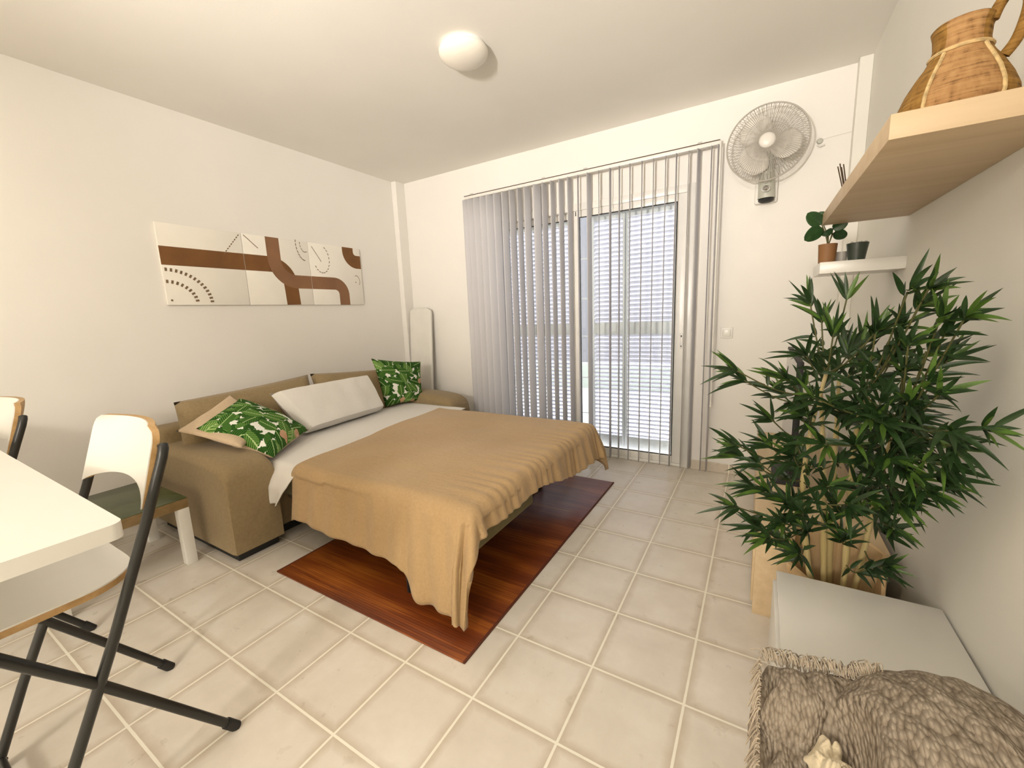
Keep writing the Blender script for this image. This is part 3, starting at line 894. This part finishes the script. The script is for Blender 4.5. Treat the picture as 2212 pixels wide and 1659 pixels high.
def make_chair(label):
    # chair local: x across (centre 0), back towards +y; built around (-1.62, 0)
    t = thing('folding_chair', label, 'chair', (0, 0, 0), 'white folding bar chairs at the white table')
    for s in (-1, 1):
        x = s*.240
        b = add_tube(bmesh.new(), [(x, .075, .012), (x, .158, .226), (x, .275, .500), (x, .381, .773), (x, .436, .925), (x*.99, .443, .948), (x*.96, .445, .956)], .0125, 12)
        lg = obj('rear_rail', b, M['black_steel'], t)
        obj('rubber_foot', add_tube(bmesh.new(), [(x, .071, .0005), (x, .085, .035)], .0155, 12), M['black_rubber'], lg)
        x2 = s*.238
        b = add_tube(bmesh.new(), [(x2, .488, .014), (x2, .335, .240), (x2, .219, .410), (x2, .060, .625)], .0125, 12)
        lg = obj('front_rail', b, M['black_steel'], t)
        obj('rubber_foot', add_tube(bmesh.new(), [(x2, .497, .0005), (x2, .472, .038)], .0158, 12), M['black_rubber'], lg)
    obj('foot_rest', add_tube(bmesh.new(), [(-.240, .086, .040), (.240, .086, .040)], .010, 10), M['black_steel'], t)
    obj('cross_bar', add_tube(bmesh.new(), [(-.238, .090, .585), (.238, .090, .585)], .009, 10), M['black_steel'], t)
    # seat: D shaped board with rounded rear corners
    out = []
    x0, x1, y0, y1 = -.222, .222, -.02, .365
    for cx, cy, a0, r in ((x1-.13, y1-.13, 0, .13), (x0+.13, y1-.13, 90, .13), (x0+.05, y0+.05, 180, .05), (x1-.05, y0+.05, 270, .05)):
        for k in range(9):
            a = math.radians(a0+90*k/8); out.append((cx+r*math.cos(a), cy+r*math.sin(a)))
    def plate(z0, z1, grow):
        b = bmesh.new()
        lo = [b.verts.new((x*grow, y, z0)) for x, y in out]; hi = [b.verts.new((x*grow, y, z1)) for x, y in out]
        b.faces.new(lo[::-1]); b.faces.new(hi)
        for k in range(len(out)): b.faces.new((lo[k], lo[(k+1) % len(out)], hi[(k+1) % len(out)], hi[k]))
        return b
    obj('seat', plate(.628, .632, .995), M['white_laminate'], t)
    obj('seat_edge', plate(.612, .6279, 1.0), M['ply_edge'], t)
    # curved backrest
    def back(u, v, d):
        s = 2*u-1
        ztop = 1.006
        zbot = .800 + .042*(1-s*s)**.8
        z = zbot + (ztop-zbot)*v
        hw = .225
        r = .05; dz = ztop - z
        lim = hw
        if dz < r: lim = hw - r + math.sqrt(max(0, r*r-(r-dz)**2))
        x = s*lim*(1 + .04*(1-v))
        y = .392 + (z-.80)*.30 + .035*(1-s*s) - d
        return Vector((x, y, z))
    def slab(d0, d1):
        b = bmesh.new(); n = 26
        A = [[b.verts.new(back(i/n, j/16, d0)) for j in range(17)] for i in range(n+1)]
        B = [[b.verts.new(back(i/n, j/16, d1)) for j in range(17)] for i in range(n+1)]
        for i in range(n):
            for j in range(16):
                b.faces.new((A[i][j], A[i+1][j], A[i+1][j+1], A[i][j+1])); b.faces.new((B[i][j], B[i][j+1], B[i+1][j+1], B[i+1][j]))
        for i in range(n):
            for j in (0, 16): b.faces.new((A[i][j], A[i+1][j], B[i+1][j], B[i][j]))
        for j in range(16):
            for i in (0, n): b.faces.new((A[i][j], A[i][j+1], B[i][j+1], B[i][j]))
        bmesh.ops.remove_doubles(b, verts=b.verts, dist=.0002)
        return b
    obj('backrest', slab(.016, .019), M['white_laminate'], t)
    obj('backrest_edge', slab(.0, .0159), M['ply_edge'], t)
    return t
ch = make_chair('white folding bar chair tucked under the corner of the white table')
ch.location = (-1.62, 0, 0)
dup(ch, (-2.665, -.07, 0), math.radians(-1), 'second white folding bar chair, only its back showing at the left edge')

# low side table between chairs and sofa
sd = thing('side_table', 'low olive-topped side table with pale legs beside the near sofa armrest', 'table', (-2.87, .63, 0))
obj('table_top', bx(-3.145, -2.598, .352, .895, .3695, .373, bevel=.001), M['dark_olive'], sd)
obj('apron', bx(-3.145, -2.598, .352, .895, .318, .3694, bevel=.002), M['olive_wood'], sd)
for x in (-3.145, -2.648):
    for y in (.352, .845): obj('leg', bx(x, x+.05, y, y+.05, 0, .318, bevel=.002), M['white_paint'], sd)

# ------------------------------------------------------------------ shelves at the right wall
bs = thing('wall_shelf', 'long pale birch floating shelf high on the right wall', 'shelf', (XR, 1.72, 1.59))
obj('board', bx(.205, XR, 1.185, 2.275, 1.590, 1.6385, bevel=.0015), M['birch_x'], bs)
ss = thing('wall_shelf', 'short white floating shelf on the right wall below the birch shelf', 'shelf', (XR, 2.37, 1.39))
obj('board', bx(.205, XR, 2.240, 2.500, 1.388, 1.436, bevel=.0015), M['white_laminate'], ss)
# rattan jug
JX, JY, JZ = .322, 1.290, 1.6385
jug = thing('rattan_jug', 'brown woven rattan jug with a looped handle on the birch shelf', 'jug', (JX, JY, JZ))
prof = [(0, 0), (.088, 0), (.092, .010), (.089, .032), (.079, .058), (.064, .085), (.052, .104), (.045, .118), (.042, .136), (.043, .156), (.047, .170), (.044, .174), (.038, .164), (.035, .14)]
b = bmesh.new(); seg = 48
add_lathe(b, prof, JX, JY, JZ, seg)
for v in b.verts:
    n_ = noise.noise(v.co*60)*.0012; d = Vector((v.co.x-JX, v.co.y-JY, 0))
    if d.length > .01: v.co += d.normalized()*n_
for f in b.faces:
    c = f.calc_center_median(); a = math.degrees(math.atan2(c.y-JY, c.x-JX)) % 360
    f.material_index = 1 if 228 < a < 300 else 0
obj('body', b, [M['rattan'], M['rattan_light']], jug, angle=60)
def jug_r(z):
    for (r0, z0), (r1, z1) in zip(prof[1:12], prof[2:12]):
        if z0 <= z <= z1: return r0+(r1-r0)*(z-z0)/(z1-z0+1e-9)
    return .05
for a in (228, 300):
    pts = [(JX+(jug_r(z)+.002)*math.cos(math.radians(a)), JY+(jug_r(z)+.002)*math.sin(math.radians(a)), JZ+z) for z in [.004+.0092*i for i in range(13)]]
    obj('braided_seam', add_tube(bmesh.new(), pts, .0035, 6), M['rattan_pale'], jug)
pts = [(JX+.0455*math.cos(math.radians(a)), JY+.0455*math.sin(math.radians(a)), JZ+.120) for a in range(0, 361, 12)]
obj('braided_seam', add_tube(bmesh.new(), pts, .0035, 6, False), M['rattan_pale'], jug)
hp = [(.040, .160), (.046, .180), (.056, .196), (.068, .202), (.080, .192), (.086, .170), (.083, .138), (.075, .108), (.062, .088)]
ha = math.radians(-25)
pts = [(JX+r*math.cos(ha), JY+r*math.sin(ha), JZ+z) for r, z in hp]
def smoothp(p, n=4):
    p = [Vector(q) for q in p]; out = []
    for i in range(len(p)-1):
        a, b_, c, d = p[max(i-1, 0)], p[i], p[i+1], p[min(i+2, len(p)-1)]
        for k in range(n):
            t = k/n; out.append(.5*((2*b_)+(c-a)*t+(2*a-5*b_+4*c-d)*t*t+(3*b_-a-3*c+d)*t**3))
    out.append(p[-1]); return out
obj('handle', add_tube(bmesh.new(), smoothp(pts), .0095, 10), M['rattan'], jug)

# sticks on the far end of the birch shelf
for (x, y, lean, lb) in ((.272, 2.18, -.10, 'bundle of thin dark sticks leaning at the far end of the birch shelf'),
                         (.318, 2.10, .02, 'single dark stick standing nearer the wall on the birch shelf')):
    t = thing('stick_bundle' if lean < 0 else 'stick', lb, 'sticks' if lean < 0 else 'stick', (x, y, 1.6385))
    obj('cup', add_lathe(bmesh.new(), [(0, 0), (.014, 0), (.015, .03), (.013, .03), (.012, .004), (0, .004)], x, y, 1.6385, 18), M['birch'], t)
    for k in range(4 if lean < 0 else 1):
        dx = (k-1.5)*.007 if lean < 0 else 0
        b = add_tube(bmesh.new(), [(x+dx*.4, y, 1.645), (x+dx+lean*.3, y+.01*k, 1.795 + .012*(k % 2) + (.02 if lean > 0 else 0))], .0022, 6)
        obj('stick', b, M['stick'], t)

# small potted plants
def round_leaf(base, tip, wd, curl=.1):
    base, tip = Vector(base), Vector(tip); d = tip-base; L = d.length
    side = d.cross(Vector((0, 1, .25))).normalized(); nrm = side.cross(d).normalized()
    def fn(u, v):
        w_ = wd*math.sqrt(max(0, 1-(2*u-1)**2))*(1.1-.3*u)
        s = (v-.5)*w_
        return base + d*u + side*s + nrm*(curl*L*math.sin(u*PI)*.3 - abs(v-.5)*.3*w_)
    return grid_bm(14, 8, fn)
p1 = thing('potted_plant', 'round-leaved plant in a brown pot on the short white shelf', 'plant', (.233, 2.30, 1.436))
obj('pot', add_lathe(bmesh.new(), [(0, 0), (.030, 0), (.034, .078), (.031, .078), (.029, .07), (0, .07)], .233, 2.30, 1.436, 32), M['terracotta'], p1)
obj('soil', add_lathe(bmesh.new(), [(0, .0725), (.0285, .0725)], .233, 2.30, 1.436, 24), M['soil'], p1)
for st, tp, wd in (((.205, 2.30, 1.600), (.150, 2.28, 1.650), .058), ((.205, 2.29, 1.585), (.145, 2.26, 1.535), .060), ((.222, 2.30, 1.572), (.232, 2.27, 1.545), .045),
                   ((.245, 2.30, 1.575), (.292, 2.28, 1.598), .045), ((.215, 2.33, 1.60), (.20, 2.34, 1.66), .05), ((.25, 2.32, 1.56), (.30, 2.33, 1.545), .045)):
    obj('stem', add_tube(bmesh.new(), smoothp([(.233, 2.30, 1.505), ((.233+st[0])/2+.004, 2.30, 1.55), st]), .0022, 6), M['stem'], p1)
    solid(obj('leaf', round_leaf(st, tp, wd), M['glossy_leaf'], p1), .0012)
p2 = thing('plant_pot', 'dark green tapered pot with grey fill on the short white shelf', 'pot', (.335, 2.31, 1.436))
obj('pot', add_lathe(bmesh.new(), [(0, 0), (.028, 0), (.038, .072), (.034, .072), (.032, .062), (0, .062)], .335, 2.31, 1.436, 32), M['dark_pot'], p2)
bm = bmesh.new()
for i in range(26):
    a = random.random()*2*PI; r = .027*math.sqrt(random.random()); bmesh.ops.create_icosphere(bm, subdivisions=1, radius=.0075, matrix=Matrix.Translation((.335+r*math.cos(a), 2.31+r*math.sin(a), 1.436+.066+random.random()*.008)))
obj('gravel', bm, M['grille'], p2)
p3 = obj('cup', add_lathe(bmesh.new(), [(0, 0), (.019, 0), (.022, .045), (.019, .045), (.017, .005), (0, .005)], .288, 2.345, 1.436, 28), M['grille'], origin=(.288, 2.345, 1.436))
tag(p3, 'small grey cup between the two pots on the short white shelf', 'cup')

# ------------------------------------------------------------------ TV bench and TV
tvb = thing('tv_bench', 'low pale wooden bench along the right wall towards the far corner', 'bench', (.23, 2.6, 0))
obj('bench_top', bx(.022, .438, 1.82, 3.33, .352, .380, bevel=.002), M['birch'], tvb)
obj('end_panel', bx(.030, .438, 1.822, 1.850, .0, .352, bevel=.001), M['birch'], tvb)
obj('end_panel', bx(.030, .438, 3.300, 3.328, .0, .352, bevel=.001), M['birch'], tvb)
obj('back_panel', bx(.425, .438, 1.85, 3.30, .03, .352), M['birch'], tvb)
for k in range(3):
    y0 = 1.853+k*.4825
    f = obj('door', bx(.022, .034, y0, y0+.478, .035, .348, bevel=.001), M['birch'], tvb)
    obj('knob', add_lathe(bmesh.new(), [(0, -.006), (.008, -.006), (.009, 0), (.006, .006), (0, .006)], .013, y0+.06, .30, 16), M['chrome'], f)
obj('plinth', bx(.05, .42, 1.85, 3.30, .0, .034), M['birch'], tvb)
tv = thing('television', 'flat black television on the bench, seen nearly edge-on behind the bamboo', 'television', (.16, 2.5, .38))
bm = bx(.146, .170, 2.14, 2.905, .470, 1.020, bevel=.003)
obj('casing', bm, M['black_rubber'], tv)
obj('screen', bx(.1445, .1462, 2.150, 2.897, .480, 1.012), M['screen'], tv)
bm = bx(.09, .24, 2.35, 2.68, .380, .390, bevel=.003); add_box(bm, .155, .172, 2.49, 2.54, .39, .48)
obj('stand', bm, M['black_rubber'], tv)

# ------------------------------------------------------------------ wooden planter and bamboo
PX, PY = .262, 1.665
pl = thing('wooden_planter', 'faceted light plywood planter behind the white cabinet', 'planter', (PX, PY, 0))
bm = bmesh.new(); n = 6
outr = [(.115, 0), (.150, .455), (.138, .455), (.122, .24)]
rings = []
for r, z in outr:
    rings.append([bm.verts.new((PX+r*math.cos(2*PI*k/n+.35), PY+r*math.sin(2*PI*k/n+.35), z)) for k in range(n)])
for ring in rings[1:3]:
    for v in ring: v.co.z = .405 + .075*(v.co.y-PY)/.15
bm.faces.new(rings[0][::-1])
for a, c in zip(rings, rings[1:]):
    for k in range(n): bm.faces.new((a[k], a[(k+1) % n], c[(k+1) % n], c[k]))
bm.faces.new(rings[-1])
obj('body', bm, M['planter_wood'], pl, smooth=False)
bm = bmesh.new()
ang = .35 + 2*PI*1/n - .52 + .1
b = add_lathe(bmesh.new(), [(0, .002), (.004, .002), (.005, 0)], 0, 0, 0, 12)
bmesh.ops.rotate(b, verts=b.verts, cent=(0, 0, 0), matrix=Matrix.Rotation(PI/2, 3, 'X')); bmesh.ops.translate(b, verts=b.verts, vec=(PX+.055, PY+.112, .43))
obj('screw', b, M['stick'], pl)
obj('soil', add_lathe(bmesh.new(), [(0, .245), (.103, .245)], PX, PY, 0, 24), M['soil'], pl)

bam = thing('bamboo_plant', 'tall artificial bamboo with yellow canes and dark narrow leaves against the right wall', 'plant', (PX, PY, .352))
canes = [((.205, 1.60, .25), (.150, 1.585, .62), (.158, 1.60, .86), (.185, 1.60, 1.05)),
         ((.235, 1.63, .25), (.215, 1.65, .60), (.195, 1.66, .85), (.18, 1.64, .98)),
         ((.286, 1.63, .25), (.278, 1.62, .60), (.270, 1.60, .82), (.27, 1.53, 1.00)),
         ((.315, 1.66, .25), (.330, 1.62, .55), (.335, 1.56, .78), (.335, 1.45, .96)),
         ((.258, 1.70, .25), (.242, 1.70, .60), (.237, 1.70, .85), (.230, 1.69, 1.02))]
cane_pts = []
for c in canes:
    sp = smoothp(c, 8); rr = []
    for i, p in enumerate(sp):
        r = .0095*(1-.45*i/len(sp))
        if i % 5 == 0: r *= 1.22
        rr.append(r)
    obj('cane', add_tube(bmesh.new(), sp, rr, 10), M['cane'], bam)
    cane_pts += sp
clusters = [(-0.06, 1.5, 1.065), (-0.036, 1.55, 1.025), (-0.044, 1.45, 0.831), (-0.034, 1.5, 0.781), (0.004, 1.5, 0.683), (-0.036, 1.4, 0.645), (0.03, 1.45, 0.566), (0.044, 1.5, 0.914), (0.074, 1.6, 0.979), (0.119, 1.45, 1.118), (0.12, 1.5, 1.029), (0.13, 1.6, 1.268), (0.162, 1.6, 1.217), (0.233, 1.7, 1.285), (0.188, 1.55, 1.177), (0.237, 1.6, 1.118), (0.272, 1.6, 1.153), (0.264, 1.45, 1.183), (0.307, 1.4, 1.202), (0.321, 1.35, 1.253), (0.321, 1.3, 1.289), (0.346, 1.3, 1.222), (0.357, 1.3, 1.19), (0.343, 1.35, 1.144), (0.317, 1.4, 1.091), (0.295, 1.5, 1.09), (0.337, 1.3, 1.073), (0.357, 1.28, 1.056), (0.321, 1.35, 1.018), (0.279, 1.4, 1.004), (0.249, 1.5, 0.982), (0.19, 1.45, 0.974), (0.139, 1.45, 0.942), (0.107, 1.4, 0.868), (0.165, 1.35, 0.891), (0.241, 1.4, 0.886), (0.321, 1.35, 0.917), (0.351, 1.25, 0.956), (0.356, 1.2, 0.991), (0.366, 1.2, 0.957), (0.341, 1.25, 0.9), (0.333, 1.3, 0.846), (0.347, 1.25, 0.834), (0.297, 1.4, 0.79), (0.268, 1.5, 0.732), (0.19, 1.4, 0.757), (0.102, 1.5, 0.646), (0.044, 1.5, 0.674), (0.091, 1.45, 0.596), (0.167, 1.55, 0.534), (0.206, 1.5, 0.6), (0.284, 1.55, 0.625), (0.314, 1.45, 0.691), (0.327, 1.35, 0.745), (0.335, 1.4, 0.665), (0.143, 1.5, 0.481), (0.118, 1.6, 0.445), (0.309, 1.5, 0.475), (0.345, 1.5, 0.493), (0.274, 1.7, 1.049), (0.186, 1.65, 1.023), (0.249, 1.6, 0.887), (0.327, 1.6, 0.867), (0.313, 1.6, 0.776), (0.153, 1.6, 0.72), (0.22, 1.5, 0.796), (0.136, 1.6, 0.585), (0.349, 1.45, 0.949), (0.265, 1.6, 0.501), (0.079, 1.5, 1.041), (0.02, 1.5, 0.765), (0.043, 1.55, 0.816), (0.23, 1.35, 1.047), (0.288, 1.3, 0.886), (0.136, 1.35, 1.017), (0.226, 1.35, 0.73), (0.245, 1.3, 0.987)]
rnd = random.Random(5)
clusters += [(min(.40, a+rnd.uniform(-.05, .05)), b+rnd.uniform(-.05, .05), c+rnd.uniform(-.05, .04)) for a, b, c in clusters if a > .08 and rnd.random() < .55]
def lance_leaf(bm, base, d, L, wd, droop, nrm_hint, mi):
    d = d.normalized(); side = d.cross(nrm_hint).normalized(); nn = side.cross(d)
    n_ = 7; rows = []
    for i in range(n_+1):
        u = i/n_; w_ = wd*(math.sin(PI*u**.62)**.85 if 0 < u < 1 else .02)
        c = base + d*L*u + Vector((0, 0, -1))*droop*L*u*u
        if c.x > .472: c.x = .472
        a = c - side*w_/2; b2 = c + side*w_/2
        m = c - nn*w_*.22
        for q in (a, b2, m):
            if q.x > .475: q.x = .475
        rows.append((bm.verts.new(a), bm.verts.new(m), bm.verts.new(b2)))
    for r0, r1 in zip(rows, rows[1:]):
        for k in range(2):
            f = bm.faces.new((r0[k], r0[k+1], r1[k+1], r1[k])); f.material_index = mi
bmL = bmesh.new()
for c in clusters:
    c = Vector(c)
    best = min((p for p in cane_pts if p.z < c.z+.02), key=lambda p: (p-c).length + .35*abs((c.z-.10)-p.z), default=cane_pts[0])
    mid = (best+c)/2 + Vector((0, 0, -.02))
    sp = smoothp([best, mid, c], 5)
    nf0 = len(bmL.faces); add_tube(bmL, sp, [.0022]*len(sp), 5); bmL.faces.ensure_lookup_table()
    for f in bmL.faces[nf0:]: f.material_index = 2
    axis = (c-best); 
    if axis.length < .03: axis = Vector((c.x-PX, c.y-PY, .05))
    out = Vector((c.x-.22, c.y-1.56, 0)); out = out*(1.4) + Vector((0, 0, .24))
    axis = (axis.normalized()*.6 + out.normalized()*.9).normalized()
    nl = rnd.randint(8, 11)
    t1 = axis.orthogonal().normalized(); t2 = axis.cross(t1)
    for k in range(nl):
        a = 2*PI*k/nl + rnd.random()*.7; sp_ = .25 + rnd.random()*.70
        d = axis + (t1*math.cos(a)+t2*math.sin(a))*sp_
        L = (.070 + rnd.random()*.060)*(.78 if c.x > .28 else 1)
        lance_leaf(bmL, c + axis*(rnd.random()-.6)*.03, d, L, .0095+rnd.random()*.0045, .02+rnd.random()*.30, Vector((rnd.random()-.5, -1, .8)), 0 if rnd.random() < .78 else 1)
    # leaves along the twig
    for k in (3, 6):
        if k < len(sp):
            p = sp[k]
            for q in range(2):
                d = axis*.6 + t1*(rnd.random()-.5)*2 + t2*(rnd.random()-.5)*2
                lance_leaf(bmL, p, d, .06+rnd.random()*.04, .012, .3, Vector((0, -1, .6)), 0)
for v_ in bmL.verts:
    if v_.co.x > .476: v_.co.x = .476
M['green_leaf_light'] = plain('fresh green leaf', (.075, .15, .022), .4, var=.3, scale=30)
obj('foliage', bmL, [M['green_leaf'], M['green_leaf_light'], M['stem']], bam, smooth=True, angle=180)

# ------------------------------------------------------------------ white cabinet in the right foreground
cb = thing('low_cabinet', 'low white cabinet in the right foreground under the birch shelf', 'cabinet', (.28, .9, 0))
obj('cabinet_top', bx(.086, .474, .28, 1.479, .398, .416, bevel=.0015), M['white_laminate'], cb)
bm = bx(.100, .470, .285, 1.474, .06, .3978); obj('carcass', bm, M['white_laminate'], cb)
for k in range(2):
    y0 = .284 + k*.597
    f = obj('cabinet_door', bx(.078, .0985, y0, y0+.593, .065, .385, bevel=.0015), M['white_laminate'], cb)
obj('plinth', bx(.115, .46, .30, 1.46, 0, .06), M['white_laminate'], cb)
# knitted throw heaped on the cabinet
def throw_h(x, y):
    h = 0
    dx, dy = (x-.325)/.200, (y-.775)/.290
    r2 = dx*dx+dy*dy
    if r2 < 1: h = .198*(1-r2)**.55
    dx, dy = (x-.120)/.120, (y-.915)/.085
    r2 = dx*dx+dy*dy
    if r2 < 1: h = max(h, .070*(1-r2)**.6)
    dx, dy = (x-.205)/.13, (y-.93)/.09
    r2 = dx*dx+dy*dy
    if r2 < 1: h = max(h, .085*(1-r2)**.6)
    # deep fold between heap and rolled edge
    dx, dy = (x-.158)/.045, (y-.775)/.115
    r2 = dx*dx+dy*dy
    if r2 < 1: h = h*(r2**1.5) + .002
    return h
def throw_fn(u, v):
    y = .42 + .60*v; x = .012 + (.468-.012)*u
    far = .985 + .03*math.sin(x*14)
    y = min(y, far - .02*(1-v))
    h = throw_h(x, y)
    z = .4185 + h + .010 + .008*noise.noise(Vector((x*25, y*12, 2)))*(1 if h > .005 else .6) + .006*abs(math.sin((x*.9+y*.45)*70))*(.4+.6*min(1, h/.03))
    if x < .075:
        k = (.075-x)/.063
        z = z - .15*k**1.5
        x = .066 - .030*math.sin(k*PI/2) - .01*math.sin(y*60)
    return Vector((x, y, max(z, .2)))
def throw_obj():
    t = thing('knitted_throw', 'grey beige knitted throw heaped on the near end of the white cabinet', 'throw', (.27, .75, .417))
    o = obj('cloth', grid_bm(110, 120, throw_fn), M['knit'], t, angle=180); solid(o, .008, -.2)
    bm = bmesh.new(); r3 = random.Random(8)
    for i in range(330):
        s = i/330
        if s < .5:                                # far rim
            x = .05+.19*(s/.5); y = .955+.03*math.sin(x*14); d = Vector((r3.random()-.5-.2, .9, 0))
        else:                                     # left rim, hanging
            y = .55+.42*(s-.5)/.5; x = .040; d = Vector((-.35, (r3.random()-.5), -.9))
        z = .430 + throw_h(max(x, .08), y-.02)*.8 + r3.random()*.02
        L = .022+.026*r3.random()
        p0 = Vector((x, y, z)); d.normalize()
        p1 = p0 + d*L*.5 + Vector((0, 0, .012)); p2 = p0 + d*L + Vector(((r3.random()-.5)*.02, 0, -.012))
        if s < .5: p2.z = max(p2.z, .420)
        add_tube(bm, smoothp([p0, p1, p2], 3), .0012, 4)
    o = obj('fringe', bm, M['fringe'], t); o['kind'] = 'stuff'
    return t
throw_obj()
def crumple(u, v):
    a = 2*PI*u; r = .006 + .05*v
    rr = r*(1 + .10*math.sin(a*7)*v + .06*math.sin(a*11+1)*v)
    p = Vector((.150 + rr*math.cos(a)*.62, .785 + rr*math.sin(a)*1.05, .488 - .040*v*v + .004*math.sin(a*7)*v))
    p.z += .018*noise.noise(p*38) + .008*noise.noise(p*90); p.x += .012*noise.noise(p*30+Vector((5, 0, 0)))
    return p
o = obj('cream_cloth', grid_bm(96, 24, crumple), M['cream_cloth'], origin=(.158, .765, .46), angle=180); solid(o, .003)
tag(o, 'small crumpled cream cloth in the folds of the knitted throw', 'cloth')
